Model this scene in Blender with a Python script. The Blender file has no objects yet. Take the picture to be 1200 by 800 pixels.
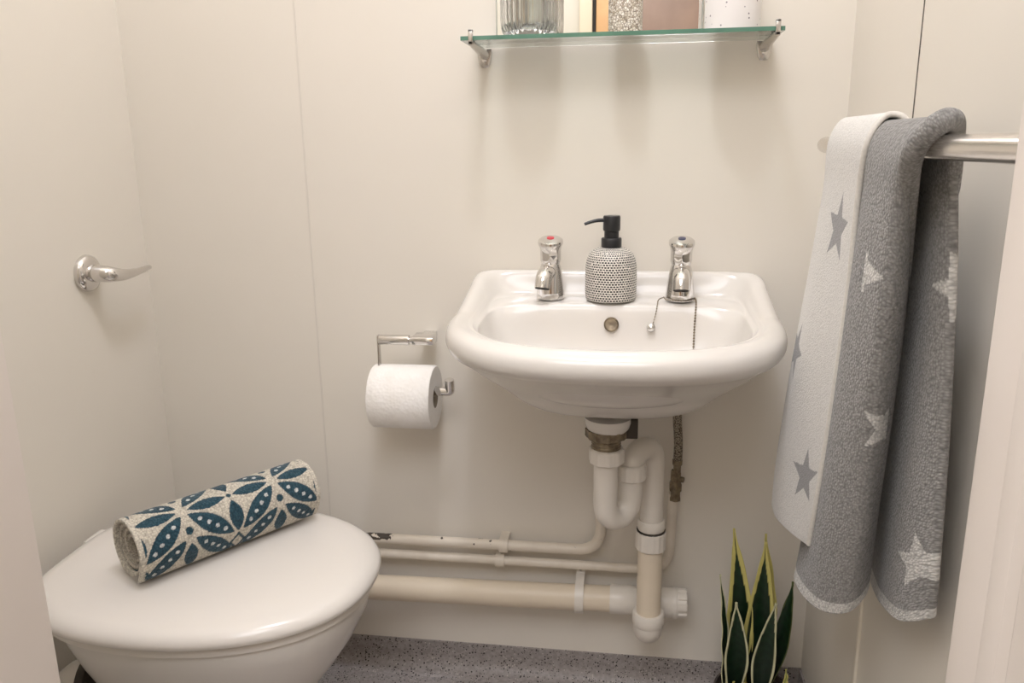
import bpy, bmesh, math, random
import numpy as np
from mathutils import Vector, Matrix
random.seed(7)
PI = math.pi
scene = bpy.context.scene
COL = scene.collection

# ------------------------------------------------------------------ colours / materials
def lin(c):
    c = c / 255.0
    return c / 12.92 if c <= 0.04045 else ((c + 0.055) / 1.055) ** 2.4
def rgb(r, g, b): return (lin(r), lin(g), lin(b), 1.0)

def mat(name, col=(0.8, 0.8, 0.8, 1), rough=0.5, metal=0.0, spec=0.5, coat=0.0, trans=0.0, ior=1.45):
    m = bpy.data.materials.new(name); m.use_nodes = True
    b = m.node_tree.nodes['Principled BSDF']
    b.inputs['Base Color'].default_value = col
    b.inputs['Roughness'].default_value = rough
    b.inputs['Metallic'].default_value = metal
    b.inputs['Specular IOR Level'].default_value = spec
    b.inputs['Coat Weight'].default_value = coat
    b.inputs['Coat Roughness'].default_value = 0.08
    b.inputs['Transmission Weight'].default_value = trans
    b.inputs['IOR'].default_value = ior
    return m
def N(m, t, **kw):
    n = m.node_tree.nodes.new(t)
    for k, v in kw.items(): setattr(n, k, v)
    return n
def L(m, a, b): m.node_tree.links.new(a, b)
def bsdf(m): return m.node_tree.nodes['Principled BSDF']
def ramp(m, fac, stops, interp='LINEAR'):
    r = N(m, 'ShaderNodeValToRGB'); r.color_ramp.interpolation = interp
    e = r.color_ramp.elements
    while len(e) < len(stops): e.new(0.5)
    for i, (p, c) in enumerate(stops): e[i].position = p; e[i].color = c
    L(m, fac, r.inputs['Fac']); return r
def coords(m, which='Object', scale=(1, 1, 1)):
    t = N(m, 'ShaderNodeTexCoord'); mp = N(m, 'ShaderNodeMapping')
    mp.inputs['Scale'].default_value = scale
    L(m, t.outputs[which], mp.inputs['Vector']); return mp.outputs['Vector']
def add_bump(m, height, strength=0.2, dist=0.001):
    b = N(m, 'ShaderNodeBump'); b.inputs['Strength'].default_value = strength
    b.inputs['Distance'].default_value = dist
    L(m, height, b.inputs['Height']); L(m, b.outputs['Normal'], bsdf(m).inputs['Normal']); return b
def mottled(name, c1, c2, scale=8, rough=0.4, bump=0.0, **kw):
    m = mat(name, c1, rough, **kw)
    n = N(m, 'ShaderNodeTexNoise'); n.inputs['Scale'].default_value = scale; n.inputs['Detail'].default_value = 4
    L(m, coords(m), n.inputs['Vector'])
    r = ramp(m, n.outputs['Fac'], [(0.35, c1), (0.65, c2)])
    L(m, r.outputs['Color'], bsdf(m).inputs['Base Color'])
    if bump: add_bump(m, n.outputs['Fac'], bump)
    return m

M = {}
M['wall'] = mottled('white_laminate', rgb(229, 222, 210), rgb(226, 219, 206), 2.2, 0.38, spec=0.3)
M['jamb'] = mottled('jamb_paint', rgb(232, 222, 213), rgb(228, 217, 207), 5, 0.4)
M['ceiling'] = mottled('ceiling_paint', rgb(238, 235, 228), rgb(234, 230, 222), 6, 0.8)
M['ceramic'] = mottled('glazed_ceramic', rgb(217, 212, 204), rgb(215, 209, 201), 3, 0.2, coat=0.3)
M['lid'] = mottled('white_lid_plastic', rgb(224, 218, 210), rgb(221, 215, 206), 3, 0.2, coat=0.2)
M['chrome'] = mottled('polished_chrome', (0.72, 0.70, 0.68, 1), (0.68, 0.66, 0.64, 1), 20, 0.07, metal=1.0)
M['satin'] = mottled('brushed_steel', (0.62, 0.60, 0.57, 1), (0.56, 0.54, 0.51, 1), 30, 0.26, metal=1.0)
M['rail'] = mottled('satin_rail_steel', (0.74, 0.70, 0.66, 1), (0.70, 0.66, 0.62, 1), 20, 0.2, metal=1.0)
M['dullmetal'] = mottled('dull_grey_brass', rgb(138, 124, 102), rgb(100, 88, 72), 120, 0.42, metal=0.7)
M['black'] = mottled('matt_black_plastic', rgb(19, 21, 25), rgb(15, 17, 20), 40, 0.38)
M['dark'] = mottled('dark_void', rgb(26, 23, 20), rgb(18, 16, 14), 20, 0.7)
M['rubber'] = mottled('dark_rubber', rgb(60, 52, 44), rgb(40, 35, 30), 30, 0.7)
M['red'] = mottled('red_enamel', rgb(200, 44, 60), rgb(186, 36, 52), 30, 0.3)
M['blue'] = mottled('navy_enamel', rgb(44, 48, 78), rgb(34, 38, 66), 30, 0.3)
M['pvc'] = mottled('white_pvc', rgb(226, 219, 208), rgb(220, 212, 200), 12, 0.32)
M['agedpvc'] = mottled('yellowed_pvc', rgb(224, 209, 186), rgb(215, 200, 176), 6, 0.4)
M['paintpipe'] = mat('cream_painted_copper', rgb(224, 214, 198), 0.35)
def _chips():
    m = M['paintpipe']
    n = N(m, 'ShaderNodeTexNoise'); n.inputs['Scale'].default_value = 62; n.inputs['Detail'].default_value = 3
    v = coords(m); L(m, v, n.inputs['Vector'])
    sx = N(m, 'ShaderNodeSeparateXYZ'); L(m, v, sx.inputs[0])
    mr = N(m, 'ShaderNodeMapRange')      # chips only on the run nearest the toilet
    mr.inputs['From Min'].default_value = -0.125; mr.inputs['From Max'].default_value = -0.165
    mr.inputs['To Min'].default_value = 0.0; mr.inputs['To Max'].default_value = 0.19
    L(m, sx.outputs['X'], mr.inputs['Value'])
    zr = N(m, 'ShaderNodeMath', operation='GREATER_THAN'); zr.inputs[1].default_value = 0.001
    L(m, sx.outputs['Z'], zr.inputs[0])
    mu = N(m, 'ShaderNodeMath', operation='MULTIPLY'); L(m, mr.outputs[0], mu.inputs[0]); L(m, zr.outputs[0], mu.inputs[1])
    ad = N(m, 'ShaderNodeMath', operation='ADD'); L(m, n.outputs['Fac'], ad.inputs[0]); L(m, mu.outputs[0], ad.inputs[1])
    r = ramp(m, ad.outputs[0], [(0.0, rgb(224, 214, 198)), (0.69, rgb(218, 207, 190)), (0.705, rgb(58, 48, 38)), (1, rgb(50, 42, 34))])
    L(m, r.outputs['Color'], bsdf(m).inputs['Base Color'])
_chips()
M['coldpaint'] = mottled('cream_pipe_paint', rgb(224, 214, 198), rgb(214, 203, 186), 30, 0.35)
M['glass'] = mat('clear_glass', (0.97, 0.99, 0.98, 1), 0.02, trans=1.0, ior=1.45)
M['shelfglass'] = mat('shelf_glass', (0.93, 0.975, 0.955, 1), 0.01, trans=1.0, ior=1.3)
M['glassedge'] = mottled('green_glass_edge', rgb(86, 130, 110), rgb(70, 112, 94), 14, 0.15)
def thin_glass(m, tint, k):
    """thin clear glass: straight-through light plus a fresnel reflection"""
    nt = m.node_tree; out = [n for n in nt.nodes if n.type == 'OUTPUT_MATERIAL'][0]
    tr = N(m, 'ShaderNodeBsdfTransparent'); tr.inputs[0].default_value = tint
    gl = N(m, 'ShaderNodeBsdfGlossy'); gl.inputs['Roughness'].default_value = 0.03
    lw = N(m, 'ShaderNodeLayerWeight'); lw.inputs['Blend'].default_value = k
    mx = N(m, 'ShaderNodeMixShader'); L(m, lw.outputs['Fresnel'], mx.inputs[0])
    L(m, tr.outputs[0], mx.inputs[1]); L(m, gl.outputs[0], mx.inputs[2]); L(m, mx.outputs[0], out.inputs['Surface'])
thin_glass(M['shelfglass'], (0.95, 0.985, 0.965, 1), 0.3)
M['mirror'] = mat('silvered_mirror', (0.88, 0.87, 0.84, 1), 0.01, metal=1.0)
M['mirroredge'] = mottled('bevelled_mirror_edge', rgb(206, 208, 200), rgb(190, 194, 186), 20, 0.15, metal=0.6)
M['paper'] = mat('tissue_paper', rgb(244, 240, 234), 0.95, spec=0.1)
def _paper():
    m = M['paper']; v = N(m, 'ShaderNodeTexVoronoi'); v.inputs['Scale'].default_value = 170
    L(m, coords(m), v.inputs['Vector']); add_bump(m, v.outputs['Distance'], 0.35, 0.002)
    n = N(m, 'ShaderNodeTexNoise'); n.inputs['Scale'].default_value = 40
    L(m, coords(m), n.inputs['Vector'])
    r = ramp(m, n.outputs['Fac'], [(0.3, rgb(240, 236, 229)), (0.7, rgb(246, 243, 238))])
    L(m, r.outputs['Color'], bsdf(m).inputs['Base Color'])
_paper()
M['hemcloth'] = mottled('pale_hem_cloth', rgb(212, 207, 197), rgb(200, 195, 186), 300, 0.95, spec=0.1)
M['card'] = mottled('grey_card_tube', rgb(150, 138, 120), rgb(134, 122, 106), 60, 0.9)
M['soil'] = mottled('dark_soil', rgb(46, 38, 30), rgb(24, 20, 16), 90, 0.95, bump=0.5)
M['pot'] = mottled('dark_brown_pot', rgb(58, 50, 46), rgb(46, 40, 36), 30, 0.5)
M['brownwood'] = mottled('brown_wood', rgb(138, 110, 92), rgb(118, 92, 76), 4, 0.4)
M['tanwood'] = mottled('tan_wood', rgb(206, 160, 104), rgb(190, 142, 88), 6, 0.4)
M['beige'] = mottled('beige_trim', rgb(212, 196, 168), rgb(204, 188, 160), 6, 0.5)
M['cream'] = mottled('cream_paint', rgb(206, 200, 184), rgb(200, 193, 176), 4, 0.6)
M['gap'] = mottled('dark_joint', rgb(92, 84, 76), rgb(80, 72, 64), 30, 0.8)
M['faintjoint'] = mottled('faint_joint', rgb(221, 214, 202), rgb(217, 210, 198), 30, 0.6)
M['bead'] = mottled('joint_bead', rgb(240, 232, 216), rgb(234, 226, 208), 10, 0.3)

def _floor():
    m = mat('speckled_vinyl', rgb(120, 112, 110), 0.5)
    v = coords(m)
    def specks(scale, lo, hi):
        vo = N(m, 'ShaderNodeTexVoronoi'); vo.inputs['Scale'].default_value = scale; L(m, v, vo.inputs['Vector'])
        lt = N(m, 'ShaderNodeMath', operation='LESS_THAN'); lt.inputs[1].default_value = 0.3
        L(m, vo.outputs['Distance'], lt.inputs[0])
        s = N(m, 'ShaderNodeSeparateColor'); L(m, vo.outputs['Color'], s.inputs[0])
        a = N(m, 'ShaderNodeMath', operation='GREATER_THAN'); a.inputs[1].default_value = lo; L(m, s.outputs[0], a.inputs[0])
        mu = N(m, 'ShaderNodeMath', operation='MULTIPLY'); L(m, lt.outputs[0], mu.inputs[0]); L(m, a.outputs[0], mu.inputs[1])
        return mu.outputs[0]
    n = N(m, 'ShaderNodeTexNoise'); n.inputs['Scale'].default_value = 140; n.inputs['Detail'].default_value = 3
    L(m, v, n.inputs['Vector'])
    base = ramp(m, n.outputs['Fac'], [(0.35, rgb(136, 129, 126)), (0.65, rgb(156, 149, 146))])
    col = base.outputs['Color']
    for scale, lo, c in ((170, 0.66, rgb(46, 40, 40)), (260, 0.62, rgb(64, 58, 56)), (230, 0.84, rgb(186, 178, 170))):
        mx = N(m, 'ShaderNodeMix', data_type='RGBA'); L(m, specks(scale, lo, 1), mx.inputs[0])
        L(m, col, mx.inputs[6]); mx.inputs[7].default_value = c; col = mx.outputs[2]
    L(m, col, bsdf(m).inputs['Base Color']); return m
M['floor'] = _floor()

def attr_mat(name, rough, bump_scale=0, strength=0.6, dist=0.002, sheen=0.0, vary=0.12):
    m = mat(name, rough=rough, spec=0.15 if sheen else 0.4)
    a = N(m, 'ShaderNodeAttribute'); a.attribute_name = 'Col'
    col = a.outputs['Color']
    if bump_scale:
        v = N(m, 'ShaderNodeTexVoronoi'); v.inputs['Scale'].default_value = bump_scale
        v.inputs['Randomness'].default_value = 0.75
        L(m, coords(m, 'UV'), v.inputs['Vector'])
        inv = N(m, 'ShaderNodeMath', operation='SUBTRACT'); inv.inputs[0].default_value = 1.0
        L(m, v.outputs['Distance'], inv.inputs[1])
        add_bump(m, inv.outputs[0], strength, dist)
        mr = N(m, 'ShaderNodeMapRange'); mr.inputs['From Min'].default_value = 0.1; mr.inputs['From Max'].default_value = 0.85
        mr.inputs['To Min'].default_value = 1.0 + vary * 0.5; mr.inputs['To Max'].default_value = 1.0 - vary * 1.6
        L(m, v.outputs['Distance'], mr.inputs['Value'])
        mx = N(m, 'ShaderNodeVectorMath', operation='SCALE'); L(m, col, mx.inputs[0]); L(m, mr.outputs[0], mx.inputs['Scale'])
        col = mx.outputs[0]
    L(m, col, bsdf(m).inputs['Base Color'])
    bsdf(m).inputs['Sheen Weight'].default_value = sheen
    return m
M['terry'] = attr_mat('terry_cloth', 0.95, 310, 0.6, 0.0022, 0.15, 0.30)
M['flat'] = attr_mat('flat_weave', 0.95, 420, 0.5, 0.0012, 0.15, 0.10)
M['leaf'] = attr_mat('variegated_leaf', 0.35)

def _dispenser():
    m = mat('dashed_ceramic', rgb(236, 230, 220), 0.4)
    br = N(m, 'ShaderNodeTexBrick'); L(m, coords(m, 'UV'), br.inputs['Vector'])
    br.inputs['Scale'].default_value = 1.0
    br.inputs['Brick Width'].default_value = 0.0050; br.inputs['Row Height'].default_value = 0.0042
    br.inputs['Mortar Size'].default_value = 0.00058; br.inputs['Mortar Smooth'].default_value = 0.1
    br.inputs['Color1'].default_value = rgb(5, 5, 6); br.inputs['Color2'].default_value = rgb(20, 19, 18)
    br.inputs['Mortar'].default_value = rgb(240, 234, 224)
    n = N(m, 'ShaderNodeTexNoise'); n.inputs['Scale'].default_value = 260; n.inputs['Detail'].default_value = 2
    L(m, coords(m, 'UV', (1, 1.6, 1)), n.inputs['Vector'])
    r = ramp(m, n.outputs['Fac'], [(0.62, (0, 0, 0, 1)), (0.66, (1, 1, 1, 1))])
    mx = N(m, 'ShaderNodeMix', data_type='RGBA'); L(m, r.outputs['Color'], mx.inputs[0])
    L(m, br.outputs['Color'], mx.inputs[6]); mx.inputs[7].default_value = rgb(238, 232, 222)
    L(m, mx.outputs[2], bsdf(m).inputs['Base Color']); return m
M['dashes'] = _dispenser()
def speckled(name, base, spot, scale, thr, lo):
    m = mat(name, base, 0.35)
    v = N(m, 'ShaderNodeTexVoronoi'); v.inputs['Scale'].default_value = scale
    L(m, coords(m), v.inputs['Vector'])
    lt = N(m, 'ShaderNodeMath', operation='LESS_THAN'); lt.inputs[1].default_value = thr; L(m, v.outputs['Distance'], lt.inputs[0])
    s = N(m, 'ShaderNodeSeparateColor'); L(m, v.outputs['Color'], s.inputs[0])
    a = N(m, 'ShaderNodeMath', operation='GREATER_THAN'); a.inputs[1].default_value = lo; L(m, s.outputs[0], a.inputs[0])
    mu = N(m, 'ShaderNodeMath', operation='MULTIPLY'); L(m, lt.outputs[0], mu.inputs[0]); L(m, a.outputs[0], mu.inputs[1])
    mx = N(m, 'ShaderNodeMix', data_type='RGBA'); L(m, mu.outputs[0], mx.inputs[0])
    mx.inputs[6].default_value = base; mx.inputs[7].default_value = spot
    L(m, mx.outputs[2], bsdf(m).inputs['Base Color']); return m
M['whitespeck'] = speckled('speckled_white_glaze', rgb(234, 229, 226), rgb(120, 112, 120), 150, 0.2, 0.72)
def _pebble():
    m = mat('pebbled_glaze', rgb(206, 196, 176), 0.45)
    v = N(m, 'ShaderNodeTexVoronoi'); v.inputs['Scale'].default_value = 270; v.feature = 'DISTANCE_TO_EDGE'
    L(m, coords(m), v.inputs['Vector'])
    v2 = N(m, 'ShaderNodeTexVoronoi'); v2.inputs['Scale'].default_value = 270; L(m, coords(m), v2.inputs['Vector'])
    s = N(m, 'ShaderNodeSeparateColor'); L(m, v2.outputs['Color'], s.inputs[0])
    c = ramp(m, s.outputs[0], [(0.0, rgb(168, 152, 130)), (0.45, rgb(214, 204, 186)), (0.9, rgb(240, 234, 222))])
    e = ramp(m, v.outputs['Distance'], [(0.02, rgb(112, 98, 82)), (0.12, (1, 1, 1, 1))])
    mx = N(m, 'ShaderNodeMix', data_type='RGBA', blend_type='MULTIPLY'); mx.inputs[0].default_value = 1
    L(m, c.outputs['Color'], mx.inputs[6]); L(m, e.outputs['Color'], mx.inputs[7])
    L(m, mx.outputs[2], bsdf(m).inputs['Base Color'])
    add_bump(m, v.outputs['Distance'], 0.6, 0.002); return m
M['pebble'] = _pebble()
def _hose():
    m = mat('braided_hose', rgb(140, 130, 116), 0.4, metal=0.6)
    ch = N(m, 'ShaderNodeTexVoronoi'); ch.inputs['Scale'].default_value = 420; L(m, coords(m), ch.inputs['Vector'])
    r = ramp(m, ch.outputs['Distance'], [(0.2, rgb(168, 158, 140)), (0.7, rgb(74, 66, 56))])
    L(m, r.outputs['Color'], bsdf(m).inputs['Base Color']); add_bump(m, ch.outputs['Distance'], 0.5, 0.001); return m
M['hose'] = _hose()

# ------------------------------------------------------------------ mesh helpers
def bm_box(bm, lo, hi, bev=0.0, seg=2):
    t = bmesh.new(); bmesh.ops.create_cube(t, size=1)
    for v in t.verts: v.co = Vector([(lo[i] + hi[i]) / 2 + v.co[i] * (hi[i] - lo[i]) for i in range(3)])
    if bev: bmesh.ops.bevel(t, geom=t.edges[:], offset=bev, segments=seg, profile=0.5, affect='EDGES')
    merge(bm, t)
def merge(bm, t):
    me = bpy.data.meshes.new('tmp'); t.to_mesh(me); t.free(); bm.from_mesh(me); bpy.data.meshes.remove(me)
def loft(bm, rings, cap0=True, cap1=True, closed=True):
    V = [[bm.verts.new(p) for p in r] for r in rings]
    n = len(V[0])
    for a, b in zip(V[:-1], V[1:]):
        for i in range(n if closed else n - 1):
            j = (i + 1) % n
            bm.faces.new((a[i], a[j], b[j], b[i]))
    if cap0: bm.faces.new(list(reversed(V[0])))
    if cap1: bm.faces.new(V[-1])
    return V
def frame(d):
    d = d.normalized(); u = Vector((0, 0, 1)) if abs(d.z) < 0.9 else Vector((1, 0, 0))
    a = d.cross(u).normalized(); return a, d.cross(a).normalized()
def lathe(bm, profile, origin=(0, 0, 0), axis=(0, 0, 1), seg=40, cap0=True, cap1=True, mod=None):
    d = Vector(axis).normalized(); a, b = frame(d); o = Vector(origin); rings = []
    for (r, h) in profile:
        ring = []
        for i in range(seg):
            t = 2 * PI * i / seg; rr = r * (mod(t, h) if mod else 1)
            ring.append(o + d * h + (a * math.cos(t) + b * math.sin(t)) * rr)
        rings.append(ring)
    return loft(bm, rings, cap0, cap1)
def smooth_path(pts, n=8):
    P = [Vector(p) for p in pts]; out = []
    for i in range(len(P) - 1):
        p0 = P[i - 1] if i else P[0] * 2 - P[1]; p1, p2 = P[i], P[i + 1]
        p3 = P[i + 2] if i + 2 < len(P) else P[-1] * 2 - P[-2]
        for k in range(n):
            t = k / n
            out.append(0.5 * ((2 * p1) + (p2 - p0) * t + (2 * p0 - 5 * p1 + 4 * p2 - p3) * t * t + (3 * p1 - p0 - 3 * p2 + p3) * t ** 3))
    out.append(P[-1]); return out
def corner_path(pts, rad, n=8):
    P = [Vector(p) for p in pts]; out = [P[0]]
    for i in range(1, len(P) - 1):
        a = (P[i - 1] - P[i]); b = (P[i + 1] - P[i]); r = min(rad, a.length * 0.49, b.length * 0.49)
        s = P[i] + a.normalized() * r; e = P[i] + b.normalized() * r
        for k in range(n + 1):
            t = k / n; out.append(s * (1 - t) ** 2 + P[i] * 2 * t * (1 - t) + e * t * t)
    out.append(P[-1]); return out
def tube(bm, path, r, seg=20, caps=True, flat=1.0, up=None):
    P = [Vector(p) for p in path]; rings = []; prev = None
    for i, p in enumerate(P):
        d = (P[min(i + 1, len(P) - 1)] - P[max(i - 1, 0)]).normalized()
        if prev is None:
            a = (Vector(up) - d * d.dot(Vector(up))).normalized() if up else frame(d)[0]
        else: a = (prev - d * prev.dot(d)).normalized()
        prev = a; b = d.cross(a)
        rr = r[i] if isinstance(r, (list, tuple)) else r
        rings.append([p + (a * math.cos(2 * PI * k / seg) * flat + b * math.sin(2 * PI * k / seg)) * rr for k in range(seg)])
    return loft(bm, rings, caps, caps)

def obj(name, bm, m, parent=None, sharp=40, smooth=True):
    bmesh.ops.recalc_face_normals(bm, faces=bm.faces[:])
    me = bpy.data.meshes.new(name); bm.to_mesh(me); bm.free()
    return obj_me(name, me, m, parent, sharp, smooth)
def obj_me(name, me, m, parent=None, sharp=40, smooth=True):
    for mm in (m if isinstance(m, (list, tuple)) else [m]): me.materials.append(mm)
    if smooth:
        for p in me.polygons: p.use_smooth = True
        me.set_sharp_from_angle(angle=math.radians(sharp))
    o = bpy.data.objects.new(name, me); COL.objects.link(o)
    if parent is not None:
        off = parent['_w'] if '_w' in parent else (0, 0, 0)
        me.transform(Matrix.Translation(-Vector(off))); o.parent = parent; o['_w'] = list(off)
    return o
def thing(name, label, cat, loc, group=None):
    o = bpy.data.objects.new(name, None); COL.objects.link(o); o.location = loc
    o.empty_display_size = 0.05; o['_w'] = list(loc); return tag(o, label, cat, group)
def tag(o, label, cat, group=None):
    o['label'] = label; o['category'] = cat
    if group: o['group'] = group
    return o
def struct(name, bm, m, parent=None, sharp=40):
    o = obj(name, bm, m, parent, sharp)
    if parent is None: o['kind'] = 'structure'
    return o
def B(*boxes, bev=0.0, seg=2):
    bm = bmesh.new()
    for lo, hi in boxes: bm_box(bm, lo, hi, bev, seg)
    return bm
def LA(*a, **k):
    bm = bmesh.new(); lathe(bm, *a, **k); return bm
def TU(*a, **k):
    bm = bmesh.new(); tube(bm, *a, **k); return bm

# ------------------------------------------------------------------ room shell
XL, XR, YF, ZC = -0.904, 0.342, -0.90, 2.62
YO = -1.14            # hall side of the front wall
OPL, OPR = -0.445, 0.215
struct('wall_back', B(((XL - 0.1, 0, 0), (XR + 0.1, 0.1, ZC))), M['wall'])
struct('wall_left', B(((XL - 0.1, YO, 0), (XL, 0, ZC))), M['wall'])
struct('wall_right', B(((XR, YO, 0), (XR + 0.1, 0, ZC))), M['wall'])
struct('wall_front', B(((XL, YO, 0), (OPL - 0.03, YF, ZC)), ((OPR + 0.03, YO, 0), (XR, YF, ZC)), ((OPL - 0.03, YO, 2.05), (OPR + 0.03, YF, ZC))), M['wall'])
struct('floor', B(((-1.8, -3.3, -0.06), (1.6, 0.1, 0))), M['floor'])
struct('ceiling', B(((XL - 0.1, YO, ZC), (XR + 0.1, 0.1, ZC + 0.08))), M['ceiling'])
# coved vinyl skirting
def cove(name, horiz, const, a, b, sign):
    prof = [(0.0, 0.061), (0.004, 0.061), (0.0045, 0.032)]
    for k in range(7):
        t = PI / 2 * k / 6; prof.append((0.0045 + 0.028 * (1 - math.cos(t)), 0.0295 - 0.028 * math.sin(t)))
    prof += [(0.034, 0.0), (0.0, 0.0)]
    bm = bmesh.new(); rings = []
    for s in (a, b):
        rings.append([Vector((s, const + sign * d, z)) if horiz else Vector((const + sign * d, s, z)) for d, z in prof])
    loft(bm, rings); struct(name, bm, M['floor'])
cove('baseboard_back', True, 0, XL, XR, -1)
cove('baseboard_left', False, XL, YF, 0, 1)
cove('baseboard_right', False, XR, YF, 0, -1)
# panel joints: back wall (faint), right wall (dark crack above, pale bead below)
struct('trim_1', B(((-0.5775, -0.0012, 0.061), (-0.5745, 0.001, ZC))), M['faintjoint'])
struct('trim_2', B(((XR - 0.0008, -0.3165, 0.98), (XR + 0.001, -0.3140, ZC))), M['gap'])
bm = B(((XR - 0.004, -0.321, 0.061), (XR + 0.001, -0.3135, 0.98)), bev=0.0012)
struct('trim_3', bm, M['bead'])
# door frame the photograph is taken through
dr = bpy.data.objects.new('door_1', None); COL.objects.link(dr); dr['kind'] = 'structure'; dr.location = (-0.115, -1.0, 0); dr['_w'] = [-0.115, -1.0, 0]
obj('jamb', B(((OPL - 0.03, YO - 0.01, 0), (OPL, YF + 0.004, 2.05)), bev=0.002), M['jamb'], dr)
obj('jamb', B(((OPR, -0.94, 0), (OPR + 0.03, YF + 0.004, 2.05)), bev=0.004, seg=3), M['jamb'], dr)
obj('door_stop', B(((0.2052, -0.98, 0), (OPR + 0.03, -0.957, 2.05)), bev=0.003, seg=3), M['jamb'], dr)
obj('door_stop', B(((0.1953, YO - 0.01, 0), (OPR + 0.03, -1.008, 2.05)), bev=0.004, seg=3), M['jamb'], dr)
obj('door_rebate', B(((0.2135, -0.957, 0), (OPR + 0.03, -0.94, 2.05)), ((0.2045, -1.008, 0), (OPR + 0.03, -0.98, 2.05))), M['jamb'], dr)
obj('head', B(((OPL - 0.03, YO - 0.01, 2.02), (OPR + 0.03, YF + 0.004, 2.06)), bev=0.002), M['jamb'], dr)
# hall behind the camera, which the mirror above the shelf shows
struct('wall_hall_back', B(((-1.8, -3.1, 0), (1.6, -3.0, 2.5))), M['cream'])
struct('wall_hall_left', B(((-1.8, -3.0, 0), (-1.7, YO, 2.5))), M['cream'])
struct('wall_hall_right', B(((1.5, -3.0, 0), (1.6, YO, 2.5))), M['cream'])
struct('wall_hall_front', B(((-1.7, YO - 0.002, 0), (XL - 0.1, YO + 0.1, 2.5)), ((XR + 0.1, YO - 0.002, 0), (1.5, YO + 0.1, 2.5)), ((XL - 0.1, YO - 0.002, ZC + 0.08), (XR + 0.1, YO + 0.1, 2.5))), M['cream'])
struct('ceiling_hall', B(((-1.8, -3.1, 2.5), (1.6, YO + 0.1, 2.56))), M['ceiling'])
d2 = bpy.data.objects.new('door_2', None); COL.objects.link(d2); d2['kind'] = 'structure'; d2.location = (0.2, -3.0, 0); d2['_w'] = [0.2, -3.0, 0]
obj('frame', B(((-0.275, -3.0, 0), (-0.21, -2.96, 2.06)), ((0.62, -3.0, 0), (0.68, -2.96, 2.06)), ((-0.275, -3.0, 2.0), (0.68, -2.96, 2.06)), bev=0.004), M['beige'], d2)
obj('gap', B(((-0.21, -3.0, 0), (-0.19, -2.985, 2.0))), M['dark'], d2)
obj('stile', B(((-0.19, -3.0, 0.01), (-0.05, -2.965, 2.0)), bev=0.004), M['tanwood'], d2)
obj('panel', B(((-0.05, -3.0, 0.01), (0.62, -2.97, 2.0)), bev=0.003), M['brownwood'], d2)

# ------------------------------------------------------------------ basin
def cr(P, n):
    """Catmull-Rom resample of control points (k,3) to n points"""
    P = np.asarray(P, float); k = len(P); t = np.linspace(0, k - 1, n); i = np.clip(t.astype(int), 0, k - 2); f = (t - i)[:, None]
    Q = np.vstack([2 * P[0] - P[1], P, 2 * P[-1] - P[-2]])
    p0, p1, p2, p3 = Q[i], Q[i + 1], Q[i + 2], Q[i + 3]
    return 0.5 * (2 * p1 + (p2 - p0) * f + (2 * p0 - 5 * p1 + 4 * p2 - p3) * f ** 2 + (3 * p1 - p0 - 3 * p2 + p3) * f ** 3)
BX = -0.022
def ring(W, yb, yf, z, nb=7.0, nf=2.35, cy=-0.19, n=120, x=BX, lift=0.0):
    pts = []
    for i in range(n):
        t = 2 * PI * i / n; c, s = math.cos(t), math.sin(t)
        e = nb if s > 0 else nf
        px = W * math.copysign(abs(c) ** (2 / e), c)
        py = (yb - cy) * abs(s) ** (2 / e) if s > 0 else (yf - cy) * abs(s) ** (2 / e)
        y = cy + py
        k = min(max((y + 0.15) / 0.14, 0), 1); k = k * k * (3 - 2 * k)
        pts.append(Vector((x + px, y, z + lift * k)))
    return pts
bm = bmesh.new()
R = [ring(0.070, -0.14, -0.228, 0.6330, 3.0, 2.6, -0.19), ring(0.104, -0.08, -0.243, 0.6345, 3.4, 2.6, -0.19),
     ring(0.127, -0.03, -0.260, 0.6425, 4, 2.5), ring(0.149, -0.008, -0.281, 0.6565, 5, 2.5),
     ring(0.170, -0.001, -0.306, 0.675, 6, 2.45), ring(0.199, -0.001, -0.344, 0.699, 8, 2.5), ring(0.219, -0.001, -0.382, 0.720, 10, 2.5),
     ring(0.2330, -0.001, -0.415, 0.736, 12, 2.5, lift=0.005), ring(0.2430, -0.001, -0.436, 0.746, 14, 2.5, lift=0.015), ring(0.2485, -0.001, -0.4465, 0.757, 14, 2.5, lift=0.025), ring(0.2492, -0.001, -0.448, 0.767, 14, 2.5, lift=0.033),
     ring(0.2470, -0.002, -0.445, 0.776, 14, 2.5, lift=0.036), ring(0.2420, -0.006, -0.437, 0.7825, 14, 2.5, lift=0.037), ring(0.2330, -0.012, -0.425, 0.7865, 14, 2.5, lift=0.036),
     ring(0.2230, -0.018, -0.411, 0.784, 12, 2.5, lift=0.033), ring(0.2160, -0.0225, -0.401, 0.780, 10, 2.5, lift=0.024), ring(0.2115, -0.027, -0.396, 0.7790, 9, 2.5, lift=0.014),
     ring(0.2085, -0.034, -0.393, 0.7760, 8, 2.5, lift=0.008), ring(0.2060, -0.060, -0.390, 0.7735, 8, 2.5, lift=0.0125), ring(0.2035, -0.094, -0.388, 0.7710, 7, 2.5, lift=0.0265), ring(0.2020, -0.100, -0.386, 0.7670, 6, 2.5, lift=0.026),
     ring(0.1990, -0.104, -0.383, 0.757, 5, 2.5, lift=0.020), ring(0.190, -0.110, -0.374, 0.733, 4.2, 2.4), ring(0.172, -0.120, -0.356, 0.704, 3.8, 2.4),
     ring(0.140, -0.136, -0.326, 0.679, 3.2), ring(0.09, -0.158, -0.28, 0.664, 2.6), ring(0.04, -0.18, -0.236, 0.657, 2.2), ring(0.022, -0.185, -0.215, 0.656, 2, 2)]
R = np.array([[tuple(p) for p in r] for r in R])
R = np.stack([cr(R[:, k], len(R) * 3) for k in range(R.shape[1])], 1)
loft(bm, [[Vector(p) for p in r] for r in R])
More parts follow.
